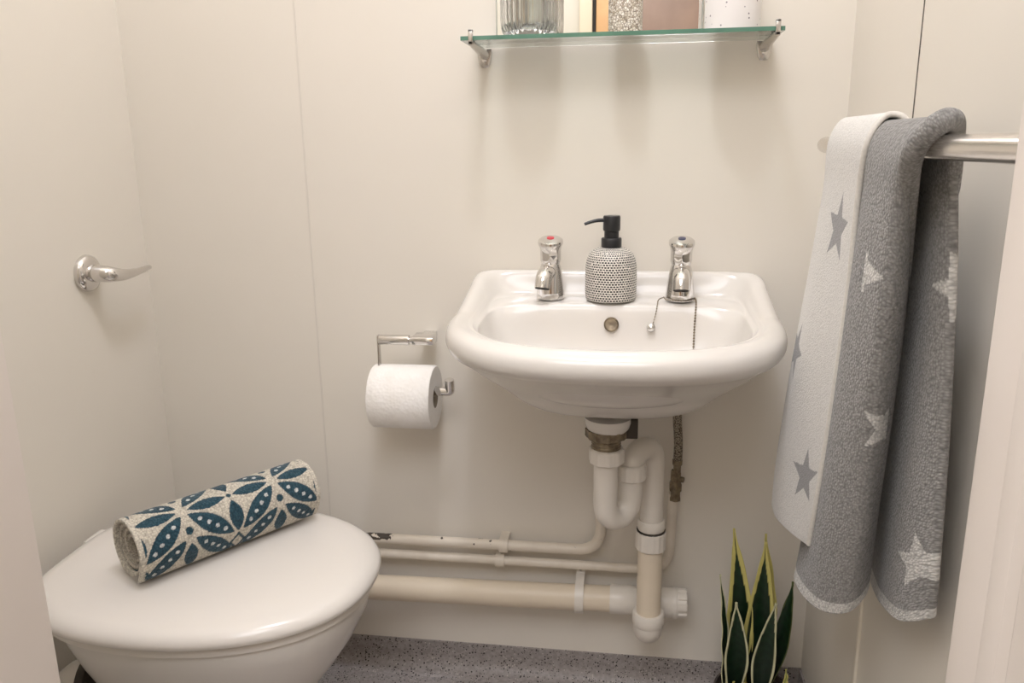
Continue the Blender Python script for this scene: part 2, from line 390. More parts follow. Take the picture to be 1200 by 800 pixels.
bs = thing('wash_basin', 'white ceramic wall-hung wash basin with two taps under the glass shelf', 'basin', (BX, 0, 0.618))
obj('bowl', bm, M['ceramic'], bs, sharp=70)
obj('overflow', LA([(0.0122, 0.0), (0.0122, 0.003), (0.0105, 0.0042), (0.0095, 0.003), (0.0, 0.0022)], (-0.026, -0.1085, 0.7490), (0, -1, 0.32), 32), M['dullmetal'], bs)
obj('drain_ring', LA([(0.021, 0), (0.021, 0.002), (0.016, 0.003), (0.013, -0.001), (0, -0.001)], (BX, -0.2, 0.6562), seg=32), M['chrome'], bs)

# ------------------------------------------------------------------ taps
def make_tap(x, y, z0, rot, dot, label):
    t = thing('pillar_tap', label, 'tap', (x, y, z0), 'pillar taps on the basin')
    ca, sa = math.cos(rot), math.sin(rot)
    f = Vector((sa, -ca, 0)); o = Vector((x, y, z0))
    bm = bmesh.new()
    lathe(bm, [(0.0, 0.0), (0.0245, 0.0), (0.0248, 0.003), (0.0240, 0.012), (0.0225, 0.026), (0.0205, 0.042), (0.0178, 0.056), (0.0150, 0.064), (0.0, 0.066)], o, seg=40, cap0=False, cap1=False)
    obj('body', bm, M['chrome'], t, sharp=60)
    bm = bmesh.new()
    pa = [o + f * 0.004 + Vector((0, 0, 0.046)), o + f * 0.016 + Vector((0, 0, 0.0475)), o + f * 0.026 + Vector((0, 0, 0.0455)), o + f * 0.033 + Vector((0, 0, 0.039)), o + f * 0.0365 + Vector((0, 0, 0.031)), o + f * 0.0390 + Vector((0, 0, 0.0235))]
    tube(bm, smooth_path(pa, 5), 0.0142, 24)
    obj('spout', bm, M['chrome'], t, sharp=60)
    obj('outlet', LA([(0.0, 0.001), (0.0126, 0.001), (0.0126, -0.0014), (0.0112, -0.0014), (0.0108, -0.0004), (0, -0.0004)], o + f * 0.0390 + Vector((0, 0, 0.0237)), (f.x * -0.34, f.y * -0.34, 1), 28, False, False), M['dark'], t)
    mod = lambda a, h: 1 - (0.07 * abs(math.sin(4 * a)) if 0.066 < h < 0.091 else 0)
    tilt = lambda bm: [setattr(v.co, 'z', v.co.z + (v.co.y - y) * 0.24 * min(max((v.co.z - z0 - 0.070) / 0.03, 0), 1)) for v in bm.verts]
    bm = LA([(0.0, 0.058), (0.0140, 0.060), (0.0165, 0.064), (0.0180, 0.070), (0.0178, 0.078), (0.0180, 0.086), (0.0192, 0.092), (0.0212, 0.0965), (0.0218, 0.100), (0.0212, 0.1035), (0.0180, 0.1060), (0.0, 0.1075)], o, seg=64, cap0=False, cap1=False, mod=mod)
    tilt(bm); obj('handle', bm, M['chrome'], t, sharp=35)
    bm = LA([(0.0, 0.1068), (0.0066, 0.1068), (0.0062, 0.1085), (0.0, 0.1090)], o, seg=24, cap0=False, cap1=False)
    tilt(bm); obj('indicator', bm, M[dot], t)['label'] = 'red dot' if dot == 'red' else 'dark blue dot'
    for c_ in t.children: c_.data.transform(Matrix.Diagonal((0.97, 0.97, 0.94, 1)))
    return t
LZ = 0.7840
make_tap(-0.1300, -0.064, LZ, -0.27, 'red', 'chrome basin tap with a red dot, left of the soap dispenser')
make_tap(0.0850, -0.066, LZ, -0.02, 'blue', 'chrome basin tap with a dark blue dot, chain round its base')

# bead chain of the plug
ch = thing('plug_chain', 'metal bead chain looped round the base of the right tap, hanging into the basin', 'chain', (0.085, -0.066, LZ))
def beads(path, r=0.0019, step=0.0046):
    P = smooth_path(path, 10); bm = bmesh.new(); acc = step
    for a, b in zip(P[:-1], P[1:]):
        l = (b - a).length; acc += l
        while acc >= step:
            acc -= step; c = b + (a - b) * (acc / max(l, 1e-9))
            bmesh.ops.create_icosphere(bm, subdivisions=1, radius=r, matrix=Matrix.Translation(c))
    tube(bm, P, 0.0005, 6); return bm
obj('hanging_length', beads([(0.1085, -0.074, LZ + 0.004), (0.1095, -0.085, LZ + 0.003), (0.109, -0.1005, 0.783), (0.1078, -0.1085, 0.769), (0.1065, -0.1145, 0.745), (0.1055, -0.126, 0.715), (0.104, -0.150, 0.682), (0.06, -0.185, 0.664)]), M['dullmetal'], ch)
obj('loop', beads([(0.0585, -0.070, LZ + 0.0045), (0.063, -0.086, LZ + 0.0035), (0.085, -0.0935, LZ + 0.003), (0.105, -0.084, LZ + 0.003), (0.1085, -0.074, LZ + 0.004)], 0.0012), M['dullmetal'], ch)
obj('short_length', beads([(0.0585, -0.070, LZ + 0.0045), (0.050, -0.084, LZ + 0.003), (0.0475, -0.100, 0.782), (0.0455, -0.1075, 0.771), (0.041, -0.1115, 0.752)], 0.0013), M['dullmetal'], ch)
bm = LA([(0.0, -0.004), (0.0062, -0.004), (0.0072, 0.0), (0.0062, 0.004), (0.003, 0.0062), (0.0, 0.0065)], (0.038, -0.1135, 0.746), (0, -1, 0.3), 20, False, False)
obj('stay', bm, M['satin'], ch)

# ------------------------------------------------------------------ soap dispenser
SX, SY = -0.029, -0.066
sd = thing('soap_dispenser', 'round white soap dispenser with black dashes and a black pump, on the basin', 'soap dispenser', (SX, SY, LZ))
prof = [(0.0, 0.0), (0.040, 0.0), (0.0415, 0.002), (0.0425, 0.012), (0.0428, 0.03), (0.0426, 0.050), (0.0420, 0.062), (0.0400, 0.072), (0.0360, 0.081), (0.0300, 0.0875), (0.0220, 0.0915), (0.0165, 0.093), (0.0, 0.0932)]
bm = LA(prof, (SX, SY, LZ), seg=72, cap0=False, cap1=False)
uvl = bm.loops.layers.uv.new('UVMap')
arc = [0.0]
for a, b in zip(prof[:-1], prof[1:]): arc.append(arc[-1] + math.hypot(b[0] - a[0], b[1] - a[1]))
def s_at(z, r):
    best = min(range(len(prof)), key=lambda i: abs(prof[i][1] - z) + abs(prof[i][0] - r)); return arc[best]
for fc in bm.faces:
    an = [math.atan2(l.vert.co.y - SY, l.vert.co.x - SX) for l in fc.loops]
    if max(an) - min(an) > PI: an = [a + 2 * PI if a < 0 else a for a in an]
    for l, a in zip(fc.loops, an):
        r = math.hypot(l.vert.co.x - SX, l.vert.co.y - SY)
        l[uvl].uv = (a * 0.0425, s_at(l.vert.co.z - LZ, r))
obj('bottle', bm, M['dashes'], sd, sharp=60)
obj('collar', LA([(0.0, 0.093), (0.0162, 0.093), (0.0168, 0.0945), (0.0168, 0.108), (0.0160, 0.1095), (0.0, 0.1095)], (SX, SY, LZ), seg=40, cap0=False, cap1=False), M['black'], sd)
bm = LA([(0.0, 0.108), (0.0120, 0.108), (0.0120, 0.121), (0.0138, 0.1225), (0.0142, 0.125), (0.0142, 0.146), (0.0132, 0.1485), (0.0, 0.149)], (SX, SY, LZ), seg=40, cap0=False, cap1=False)
pu = obj('pump_head', bm, M['black'], sd)
P = smooth_path([(SX - 0.008, SY - 0.002, LZ + 0.1405), (SX - 0.022, SY - 0.005, LZ + 0.1405), (SX - 0.034, SY - 0.008, LZ + 0.138), (SX - 0.044, SY - 0.0105, LZ + 0.1345)], 6)
obj('nozzle', TU(P, [0.0036 - 0.0010 * i / (len(P) - 1) for i in range(len(P))], 16), M['black'], pu)

for c_ in list(sd.children) + list(pu.children): c_.data.transform(Matrix.Diagonal((1, 1, 0.93, 1)))

# ------------------------------------------------------------------ glass shelf and what stands on it
SZ = 1.1925; ST = 1.1985
sh = thing('glass_shelf', 'green-edged clear glass shelf on two metal brackets above the basin', 'shelf', (-0.02, 0, SZ))
bm = B(((-0.2615, -0.120, SZ), (0.2155, -0.008, ST)), bev=0.0006, seg=1)
pane = obj('glass_pane', bm, M['shelfglass'], sh)
obj('front_edge', B(((-0.2615, -0.1212, SZ), (0.2155, -0.1196, ST)), ((-0.2627, -0.120, SZ), (-0.2612, -0.008, ST)), ((0.2152, -0.120, SZ), (0.2167, -0.008, ST))), M['glassedge'], pane)
def bracket(x, s):
    bm = bmesh.new()       # wall plate, rounded at the foot
    pts = [(-0.0115, -0.0065), (0.0115, -0.0065), (0.0122, -0.012), (0.0095, -0.030), (0.006, -0.036), (-0.006, -0.036), (-0.0095, -0.030), (-0.0122, -0.012)]
    loft(bm, [[Vector((x + a, 0, SZ + 0.006 + b)) for a, b in pts], [Vector((x + a, -0.004, SZ + 0.006 + b)) for a, b in pts], [Vector((x + a * 0.85, -0.0055, SZ + 0.006 + b * 0.9 - 0.001)) for a, b in pts]])
    br = obj('bracket', bm, M['satin'], sh)
    P = smooth_path([(x, -0.004, SZ - 0.0095), (x, -0.022, SZ - 0.0085), (x, -0.06, SZ - 0.0065), (x, -0.10, SZ - 0.0050), (x, -0.121, SZ - 0.0038)], 5)
    obj('arm', TU(P, [0.0088 - 0.0046 * i / (len(P) - 1) for i in range(len(P))], 16), M['satin'], br)
    obj('clip', B(((x - 0.0035, -0.1265, SZ - 0.007), (x + 0.0035, -0.1222, ST + 0.009)), ((x - 0.0035, -0.1265, SZ - 0.0075), (x + 0.0035, -0.112, SZ - 0.0015)), ((x - 0.0035, -0.1265, ST + 0.005), (x + 0.0035, -0.119, ST + 0.009)), bev=0.001), M['satin'], br)
    obj('screw', LA([(0, 0), (0.0042, 0), (0.0042, 0.0012), (0.0022, 0.002), (0.0020, 0.0008), (0, 0.0008)], (x, -0.0052, SZ - 0.0185), (0, -1, 0), 24, False, False), M['chrome'], br)
bracket(-0.246, -1); bracket(0.206, 1)

mi = thing('wall_mirror', 'frameless wall mirror on the wall, above the glass shelf', 'mirror', (-0.06, 0, 1.2115))
obj('mirror_glass', B(((-0.224, -0.0055, 1.2115), (0.107, -0.001, 1.66)), bev=0.0008, seg=1), M['mirror'], mi)
obj('edge_strip', B(((-0.2255, -0.006, 1.2105), (-0.2238, -0.001, 1.66)), ((0.1068, -0.006, 1.2105), (0.1085, -0.001, 1.66)), ((-0.2255, -0.006, 1.2095), (0.1085, -0.001, 1.2125))), M['mirroredge'], mi)

# ribbed tumbler
tx, ty = -0.1635, -0.062
tm = thing('glass_tumbler', 'clear ribbed glass tumbler standing at the left end of the glass shelf', 'tumbler', (tx, ty, ST))
rib = lambda a, h: 1 + (0.022 * math.cos(30 * a) if h > 0.006 else 0)
bm = LA([(0.0, 0.0), (0.033, 0.0), (0.037, 0.002), (0.041, 0.008), (0.0435, 0.016), (0.0445, 0.03), (0.0445, 0.088), (0.0440, 0.0905), (0.0418, 0.0905), (0.0412, 0.088), (0.0412, 0.03), (0.0400, 0.018), (0.035, 0.011), (0.0, 0.010)], (tx, ty, ST + 0.0002), seg=240, cap0=False, cap1=False, mod=rib)
obj('ribbed_glass', bm, M['glass'], tm, sharp=50)
# pebbled cup
px_, py_ = -0.0135, -0.060
pc = thing('pebbled_cup', 'small narrow cup with a beige pebbled surface in the middle of the shelf', 'cup', (px_, py_, ST))
obj('cup', LA([(0.0, 0.0), (0.0245, 0.0), (0.0260, 0.0015), (0.0264, 0.02), (0.0264, 0.072), (0.0256, 0.074), (0.0240, 0.074), (0.0234, 0.072), (0.0234, 0.006), (0, 0.005)], (px_, py_, ST + 0.0002), seg=48, cap0=False, cap1=False), M['pebble'], pc)
# white speckled pot
wx, wy = 0.1475, -0.064
wc = thing('speckled_pot', 'white ceramic pot with small grey specks at the right end of the shelf', 'pot', (wx, wy, ST))
obj('pot', LA([(0.0, 0.0), (0.0385, 0.0), (0.0405, 0.002), (0.0415, 0.02), (0.0418, 0.095), (0.0410, 0.0975), (0.0388, 0.0975), (0.0380, 0.095), (0.0378, 0.006), (0, 0.005)], (wx, wy, ST + 0.0002), seg=56, cap0=False, cap1=False), M['whitespeck'], wc)

# ------------------------------------------------------------------ toilet roll holder and roll
TZ = 0.613; TY = -0.070
th = thing('toilet_roll_holder', 'chrome wall-mounted toilet roll holder with an upturned tip', 'holder', (-0.352, 0, 0.71))
bm = bmesh.new()
pts = [(-0.042, 0.7132), (-0.070, 0.7132), (-0.0770, 0.7118), (-0.0785, 0.7060), (-0.0770, 0.6985), (-0.070, 0.6972), (-0.042, 0.6972)]
loft(bm, [[Vector((x, y, z)) for y, z in pts] for x in (-0.373, -0.335)])
bmesh.ops.bevel(bm, geom=bm.edges[:], offset=0.0012, segments=2, affect='EDGES', profile=0.5)
bm_box(bm, (-0.368, -0.044, 0.6975), (-0.345, 0, 0.7070), 0.001)
obj('mount', bm, M['chrome'], th, sharp=30)
obj('rod', LA([(0.0, 0), (0.0072, 0), (0.0058, 0.006), (0.0090, 0.0065), (0.0090, 0.060), (0.0080, 0.0612), (0, 0.0612)], (-0.3725, TY, 0.7055), (-1, 0, 0), 32, False, False), M['chrome'], th)
obj('arm', B(((-0.4365, TY - 0.006, TZ - 0.006), (-0.4335, TY + 0.006, 0.7135)), bev=0.001), M['satin'], th)
bm = TU(corner_path([(-0.434, TY, TZ), (-0.3085, TY, TZ), (-0.3085, TY - 0.004, TZ + 0.023)], 0.005, 5), 0.0085, 24)
obj('spindle', bm, M['chrome'], th)
tr = thing('toilet_roll', 'white toilet roll hanging on the chrome holder left of the basin', 'toilet roll', (-0.386, TY, TZ - 0.057))
C = Vector((-0.4465, TY, TZ - 0.011))
prof = [(0.0195, 0.0), (0.0555, 0.0), (0.0570, 0.002), (0.0573, 0.05), (0.0570, 0.1095), (0.0555, 0.1115), (0.0195, 0.1115)]
prof = [(0.0195, 0.0), (0.0545, 0.0), (0.0570, 0.003), (0.0573, 0.05), (0.0570, 0.1085), (0.0545, 0.1115), (0.0195, 0.1115), (0.0195, 0.0)]
obj('paper', LA(prof, C, (1, 0, 0), 64, False, False), M['paper'], tr)
obj('card_tube', LA([(0.0196, 0.0005), (0.0196, 0.1112), (0.0188, 0.1112), (0.0188, 0.0005), (0.0196, 0.0005)], C, (1, 0, 0), 40, False, False), M['card'], tr)

# ------------------------------------------------------------------ toilet
TL = thing('toilet', 'white ceramic toilet with its lid closed, in the left corner', 'toilet', (-0.62, -0.38, 0))
TCY = -0.367
def egg(x0, x1, hw, z, nback=3.4, nfront=2.25, n=110, cfrac=0.44, cy=TCY):
    cx = x0 + (x1 - x0) * cfrac; pts = []
    for i in range(n):
        t = 2 * PI * i / n; c, s = math.cos(t), math.sin(t)
        e = nfront if c > 0 else nback; a = (x1 - cx) if c > 0 else (cx - x0)
        x = cx + a * math.copysign(abs(c) ** (2 / e), c)
        w = hw * (1.0 if c > 0 else 1 - 0.20 * ((cx - x) / (cx - x0)) ** 1.6)
        pts.append(Vector((x, cy + w * math.copysign(abs(s) ** (2 / e), s), z)))
    return pts
X0, X1 = -0.862, -0.364
bm = bmesh.new()
loft(bm, [egg(X0 + 0.012, X1 - 0.012, 0.186, 0.404), egg(X0 + 0.002, X1 - 0.002, 0.1975, 0.406), egg(X0, X1, 0.200, 0.408), egg(X0, X1, 0.2003, 0.4145), egg(X0 + 0.003, X1 - 0.004, 0.1975, 0.421), egg(X0 + 0.010, X1 - 0.012, 0.1905, 0.4265), egg(X0 + 0.024, X1 - 0.028, 0.178, 0.4300), egg(X0 + 0.06, X1 - 0.075, 0.135, 0.4318), egg(X0 + 0.14, X1 - 0.17, 0.06, 0.4325)])
obj('lid', bm, M['lid'], TL, sharp=60)
bm = bmesh.new()
loft(bm, [egg(X0 + 0.018, X1 - 0.014, 0.184, 0.3885), egg(X0 + 0.012, X1 - 0.009, 0.1895, 0.3905), egg(X0 + 0.012, X1 - 0.009, 0.1895, 0.4000), egg(X0 + 0.018, X1 - 0.014, 0.184, 0.4035)])
obj('seat', bm, M['lid'], TL, sharp=60)
bm = bmesh.new()
loft(bm, [egg(-0.79, -0.50, 0.105, 0.0, 3, 2.4), egg(-0.79, -0.50, 0.105, 0.012, 3, 2.4), egg(-0.78, -0.515, 0.094, 0.05, 3, 2.4), egg(-0.775, -0.52, 0.088, 0.12, 3, 2.4), egg(-0.78, -0.50, 0.096, 0.18, 3, 2.3),
          egg(-0.79, -0.47, 0.115, 0.225, 3, 2.3), egg(-0.80, -0.435, 0.142, 0.27, 3, 2.25), egg(-0.81, -0.405, 0.165, 0.315, 3.2, 2.25), egg(-0.82, -0.386, 0.178, 0.355, 3.4, 2.25), egg(-0.825, -0.379, 0.184, 0.380, 3.4, 2.25), egg(-0.824, -0.381, 0.1825, 0.387, 3.4, 2.25), egg(-0.81, -0.393, 0.172, 0.389, 3.4, 2.25)])
obj('pan', bm, M['ceramic'], TL, sharp=60)
for y in (-0.30, -0.45):
    obj('hinge', LA([(0, -0.022), (0.009, -0.022), (0.010, -0.02), (0.010, 0.02), (0.009, 0.022), (0, 0.022)], (X0 - 0.002, y, 0.409), (0, 1, 0), 24, False, False), M['lid'], TL)
# soil pipe behind the pan
sp = thing('soil_pipe', 'white soil pipe with dark rubber seals behind the toilet pan', 'pipe', (-0.85, -0.40, 0))
obj('elbow', TU(corner_path([(-0.795, -0.41, 0.225), (-0.846, -0.41, 0.21), (-0.852, -0.41, 0.0)], 0.05, 8), 0.048, 32), M['pvc'], sp)
obj('seal', LA([(0.040, -0.006), (0.054, -0.006), (0.056, 0.0), (0.054, 0.008), (0.040, 0.008)], (-0.806, -0.41, 0.228), (1, 0, 0.1), 36), M['rubber'], sp)
obj('seal', LA([(0.044, -0.005), (0.052, -0.005), (0.0535, 0.0), (0.052, 0.006), (0.044, 0.006)], (-0.852, -0.41, 0.14), (0, 0, 1), 36), M['rubber'], sp)

# flush lever on the left wall
fl = thing('flush_lever', 'chrome flush lever on the left wall above the toilet', 'lever', (XL, -0.178, 0.836))
obj('rose', LA([(0, 0), (0.0300, 0), (0.0315, 0.003), (0.0300, 0.009), (0.0255, 0.0125), (0.018, 0.0145), (0, 0.015)], (XL, -0.178, 0.836), (1, 0, 0), 48, False, False), M['chrome'], fl, sharp=60)
P = smooth_path([(XL + 0.012, -0.178, 0.836), (XL + 0.030, -0.178, 0.8355), (XL + 0.043, -0.170, 0.833), (XL + 0.048, -0.148, 0.829), (XL + 0.047, -0.118, 0.8275), (XL + 0.045, -0.088, 0.828), (XL + 0.044, -0.060, 0.830)], 6)
n = len(P); rr = []
for i in range(n):
    t = i / (n - 1); rr.append(0.0150 - 0.0015 * t / 0.3 if t < 0.3 else 0.0135 - 0.0085 * ((t - 0.3) / 0.7) ** 0.8)
rr[-1] = 0.0025
bm = TU(P, rr, 24)
for v in bm.verts:      # the grip flattens towards its tip
    k = min(max((v.co.y + 0.16) / 0.10, 0), 1); c = 0.829
    v.co.z = c + (v.co.z - c) * (1 - 0.25 * k)
obj('lever', bm, M['chrome'], fl, sharp=70)

# ------------------------------------------------------------------ rolled towel on the lid
E0 = Vector((-0.702, -0.448, 0)); E1 = Vector((-0.535, -0.206, 0)); RR = 0.0495; LT = 0.4328
ax = (E1 - E0); RL = ax.length; ax.normalize(); side = Vector((ax.y, -ax.x, 0))     # side points towards the camera
def petal(u, v, a, b, w):
    """signed value >0 inside a pointed leaf running a->b with half width w"""
    d = (b[0] - a[0], b[1] - a[1]); l = math.hypot(*d); d = (d[0] / l, d[1] / l)
    s = ((u - a[0]) * d[0] + (v - a[1]) * d[1]) / l; q = np.abs(-(u - a[0]) * d[1] + (v - a[1]) * d[0])
    s = np.clip(s, 0, 1); return w * np.sin(PI * s) ** 0.8 - q
def roll_pattern(u, v):
    """u along the roll, v round it, both in pattern periods"""
    cream = np.array([0.66, 0.60, 0.49]); teal = np.array([0.022, 0.062, 0.088]); white = np.array([0.70, 0.72, 0.70])
    out = np.tile(cream, (len(u), 1))
    uu = (u + 0.5) % 1.0 - 0.5; vv = np.abs((v + 0.70) % 1.40 - 0.70)
    leaf = np.full(len(u), -1.0); dots = np.zeros(len(u), bool)
    for sg in (-1, 1):
        for a, b in (((0.035 * sg, 0.05), (0.45 * sg, 0.40)), ((0.05 * sg, 0.30), (0.45 * sg, 0.66))):
            leaf = np.maximum(leaf, petal(uu, vv, a, b, 0.092))
            for k in (0.24, 0.42, 0.60, 0.78):
                c = (a[0] + (b[0] - a[0]) * k, a[1] + (b[1] - a[1]) * k)
                dots |= (uu - c[0]) ** 2 + (vv - c[1]) ** 2 < 0.021 ** 2
        leaf = np.maximum(leaf, petal(uu, vv, (0.06 * sg, 0.0), (0.46 * sg, 0.0), 0.062))
        leaf = np.maximum(leaf, petal(uu, vv, (0.5 * sg, 0.06), (0.5 * sg, 0.40), 0.075))
    leaf = np.maximum(leaf, petal(uu, vv, (0.0, 0.345), (0.0, 0.66), 0.072))
    leaf = np.maximum(leaf, 0.040 - np.hypot(uu, vv - 0.215))
    leaf = np.maximum(leaf, 0.026 - np.hypot(np.abs(uu) - 0.5, vv))
    dm = np.abs(np.abs(uu) - 0.5) / 0.095 + np.abs(vv - 0.55) / 0.135
    leaf = np.where((dm < 1) & (dm > 0.62), 1.0, leaf)
    out[leaf > 0] = teal; out[dots & (leaf > 0)] = white
    return out
PER = 0.148
def color_attr(me, cols):
    a = me.color_attributes.new('Col', 'FLOAT_COLOR', 'POINT')
    c = np.ones((len(me.vertices), 4), np.float32); c[:, :3] = cols; a.data.foreach_set('color', c.ravel())
def grid_mesh(name, P, uvw=None):
    """P: (nt, ns, 3) array -> mesh with uv in metres"""
    nt, ns, _ = P.shape
    idx = np.arange(nt * ns).reshape(nt, ns)
    F = np.stack([idx[:-1, :-1], idx[:-1, 1:], idx[1:, 1:], idx[1:, :-1]], -1).reshape(-1, 4)
    me = bpy.data.meshes.new(name); me.from_pydata(P.reshape(-1, 3).tolist(), [], F.tolist())
    if uvw is None:
        du = np.r_[0, np.cumsum(np.linalg.norm(np.diff(P[nt // 2], axis=0), axis=1))]
        dv = np.r_[0, np.cumsum(np.linalg.norm(np.diff(P[:, ns // 2], axis=0), axis=1))]
        U, V = np.meshgrid(du, dv)
    else: U, V = uvw
    uv = np.stack([U, V], -1).reshape(-1, 2)
    ul = me.uv_layers.new(name='UVMap')
    vi = np.zeros(len(me.loops), np.int32); me.loops.foreach_get('vertex_index', vi)
    ul.data.foreach_set('uv', uv[vi].astype(np.float32).ravel()); me.update()
    return me, U, V
nu, nv = 230, 330
us = np.linspace(0, RL, nu)
# spiral: the outer turn, then two inner turns seen at the ends
def spiral(th):        # th from 0 (free edge, underneath at the front) inwards
    return RR - 0.0085 * th / (2 * PI)
ths = np.linspace(0, 2 * PI * 3.6, nv * 3)
A0 = -0.30 * PI        # free edge sits low on the camera side
P3 = np.zeros((len(ths), nu, 3)); U2 = np.zeros((len(ths), nu)); V2 = np.zeros((len(ths), nu))
arcl = 0
for i, t_ in enumerate(ths):
    r = spiral(t_); ang = A0 + t_
    wob = 1 + 0.012 * math.sin(2 * ang + 0.6)
    if i: arcl += r * (ths[1] - ths[0])
    sag = 1.0
    off = side * (math.cos(ang) * r * wob) + Vector((0, 0, math.sin(ang) * r * wob * 0.985))
    if t_ < 0.35: off += (side * 0.5 - Vector((0, 0, 0.9))) * 0.004 * (1 - t_ / 0.35)
    inset = 0.0035 * min(t_ / (2 * PI), 3)
    for_u = us * (1 - 0) if t_ < 2 * PI else inset + us * (RL - 2 * inset) / RL
    P3[i, :, 0] = E0.x + ax.x * for_u + off.x; P3[i, :, 1] = E0.y + ax.y * for_u + off.y
    P3[i, :, 2] = LT + RR + 0.001 + off.z
    U2[i] = us; V2[i] = arcl
me, U, V = grid_mesh('rolled_towel', P3, (U2, V2))
# flower row sits 53 degrees above the line of sight; surface angle of that row:
VROW = (0.30 * PI + math.radians(55)) * RR
colr = roll_pattern(((U - 0.074) / PER).ravel(), ((VROW - V) / PER).ravel())
hem = (U.ravel() < 0.007) | (U.ravel() > RL - 0.007)
colr[hem] = (0.70, 0.64, 0.53)
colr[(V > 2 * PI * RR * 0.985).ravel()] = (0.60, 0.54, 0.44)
color_attr(me, colr)
rt = obj_me('rolled_towel', me, M['terry'], None, 180)
so = rt.modifiers.new('thickness', 'SOLIDIFY'); so.thickness = 0.0045; so.offset = -1
tag(rt, 'rolled cream towel with dark teal leaf flowers lying on the toilet lid', 'towel')

# ------------------------------------------------------------------ pipes under the basin
wp = thing('waste_pipe', 'white plastic basin trap and waste pipe running left along the wall', 'waste pipe', (0.02, -0.1, 0.17))
DX, DY = -0.029, -0.200
obj('tailpiece', LA([(0.0, 0.622), (0.036, 0.622), (0.0365, 0.615), (0.034, 0.606), (0.030, 0.601), (0, 0.601)], (DX + 0.002, DY, 0), seg=40, cap0=False, cap1=False), M['ceramic'], wp)
knurl = lambda k, a: (lambda t, h: 1 + a * (1 if math.sin(k * t) > 0.2 else 0))
obj('back_nut', LA([(0, 0.603), (0.0315, 0.603), (0.0318, 0.592), (0.029, 0.588), (0, 0.588)], (DX, DY, 0), seg=72, cap0=False, cap1=False, mod=knurl(12, 0.06)), M['dullmetal'], wp)
obj('thread', LA([(0.0225 + 0.001 * (k % 2), 0.590 - 0.0022 * k) for k in range(12)], (DX, DY, 0), seg=40), M['dullmetal'], wp)
obj('overflow_arm', B(((0.000, -0.206, 0.588), (0.020, -0.190, 0.620)), bev=0.002), M['rubber'], wp)
nutprof = lambda z1, z0, r: [(0, z1), (r - 0.002, z1), (r, z1 - 0.002), (r, z0 + 0.002), (r - 0.002, z0), (0, z0)]
obj('trap_nut', LA(nutprof(0.571, 0.546, 0.0268), (DX + 0.001, DY, 0), seg=80, cap0=False, cap1=False, mod=knurl(10, 0.045)), M['pvc'], wp)
RX, RY = 0.0115, -0.163
GX, GY = 0.048, -0.118
U_ = []
for k in range(13):
    t = PI * k / 12; s = (1 - math.cos(t)) / 2
    U_.append((DX + (RX - DX) * s, DY + (RY - DY) * s, 0.474 - 0.032 * math.sin(t)))
obj('trap_bend', TU([(DX, DY, 0.556), (DX, DY, 0.50)] + U_ + [(RX, RY, 0.515)], 0.0192, 28), M['pvc'], wp)
obj('trap_nut', LA(nutprof(0.531, 0.504, 0.0235), (RX, RY, 0), seg=80, cap0=False, cap1=False, mod=knurl(14, 0.04)), M['pvc'], wp)
U_ = []
for k in range(13):
    t = PI * k / 12; s = (1 - math.cos(t)) / 2
    U_.append((RX + (GX - RX) * s, RY + (GY - RY) * s, 0.520 + 0.028 * math.sin(t)))
obj('swan_neck', TU([(RX, RY, 0.525)] + U_ + [(GX, GY, 0.46), (GX, GY, 0.385)], 0.0192, 28), M['pvc'], wp)
obj('socket', LA([(0, 0.412), (0.0215, 0.412), (0.0235, 0.409), (0.0235, 0.396), (0.0215, 0.392), (0, 0.392)], (GX, GY, 0), seg=40, cap0=False, cap1=False), M['pvc'], wp)
obj('seal', LA([(0, 0.3935), (0.0245, 0.3935), (0.0245, 0.3905), (0, 0.3905)], (GX, GY, 0), seg=40, cap0=False, cap1=False), M['rubber'], wp)
obj('compression_nut', LA(nutprof(0.391, 0.357, 0.0255), (GX, GY, 0), seg=80, cap0=False, cap1=False, mod=knurl(16, 0.035)), M['pvc'], wp)
obj('standpipe', LA([(0.0212, 0.36), (0.0212, 0.225)], (GX, GY, 0), seg=40), M['agedpvc'], wp)
obj('elbow', TU(corner_path([(GX, GY, 0.228), (GX, GY, 0.193), (GX, -0.05, 0.193)], 0.034, 8), 0.0252, 28), M['pvc'], wp)
obj('elbow_collar', LA([(0, 0.234), (0.0262, 0.234), (0.0278, 0.231), (0.0278, 0.214), (0.0255, 0.210), (0, 0.210)], (GX, GY, 0), seg=40, cap0=False, cap1=False), M['pvc'], wp)
obj('waste_run', TU([(XL + 0.002, -0.050, 0.195), (-0.45, -0.050, 0.2035), (-0.018, -0.050, 0.212)], 0.0240, 28), M['agedpvc'], wp)
obj('tee', LA([(0.0, 0.0), (0.0262, 0.0), (0.0268, 0.002), (0.0268, 0.040), (0.0255, 0.042), (0.0255, 0.082), (0.0268, 0.084), (0.0268, 0.114), (0.026, 0.116), (0, 0.116)], (-0.021, -0.050, 0.2125), (1, 0, 0), 40, False, False), M['pvc'], wp)
bm = LA([(0, 0.0), (0.0285, 0.0), (0.0285, 0.006), (0.027, 0.007), (0.027, 0.0095), (0, 0.0095)], (0.0935, -0.050, 0.2125), (1, 0, 0), 48, False, False)
lathe(bm, [(0, 0.0095), (0.0270, 0.0095), (0.0270, 0.024), (0.0255, 0.0255), (0, 0.0255)], (0.0935, -0.050, 0.2125), (1, 0, 0), 96, False, False, mod=lambda t, h: 1 - 0.12 * (1 if math.sin(8 * t) > 0.1 else 0))
obj('end_cap', bm, M['pvc'], wp)
bm = bmesh.new()
pts = [(0.0, 0.258), (-0.012, 0.256), (-0.020, 0.244), (-0.0555, 0.2405), (-0.070, 0.232), (-0.0775, 0.215), (-0.0755, 0.198), (-0.066, 0.187), (-0.050, 0.1835), (0, 0.1845)]
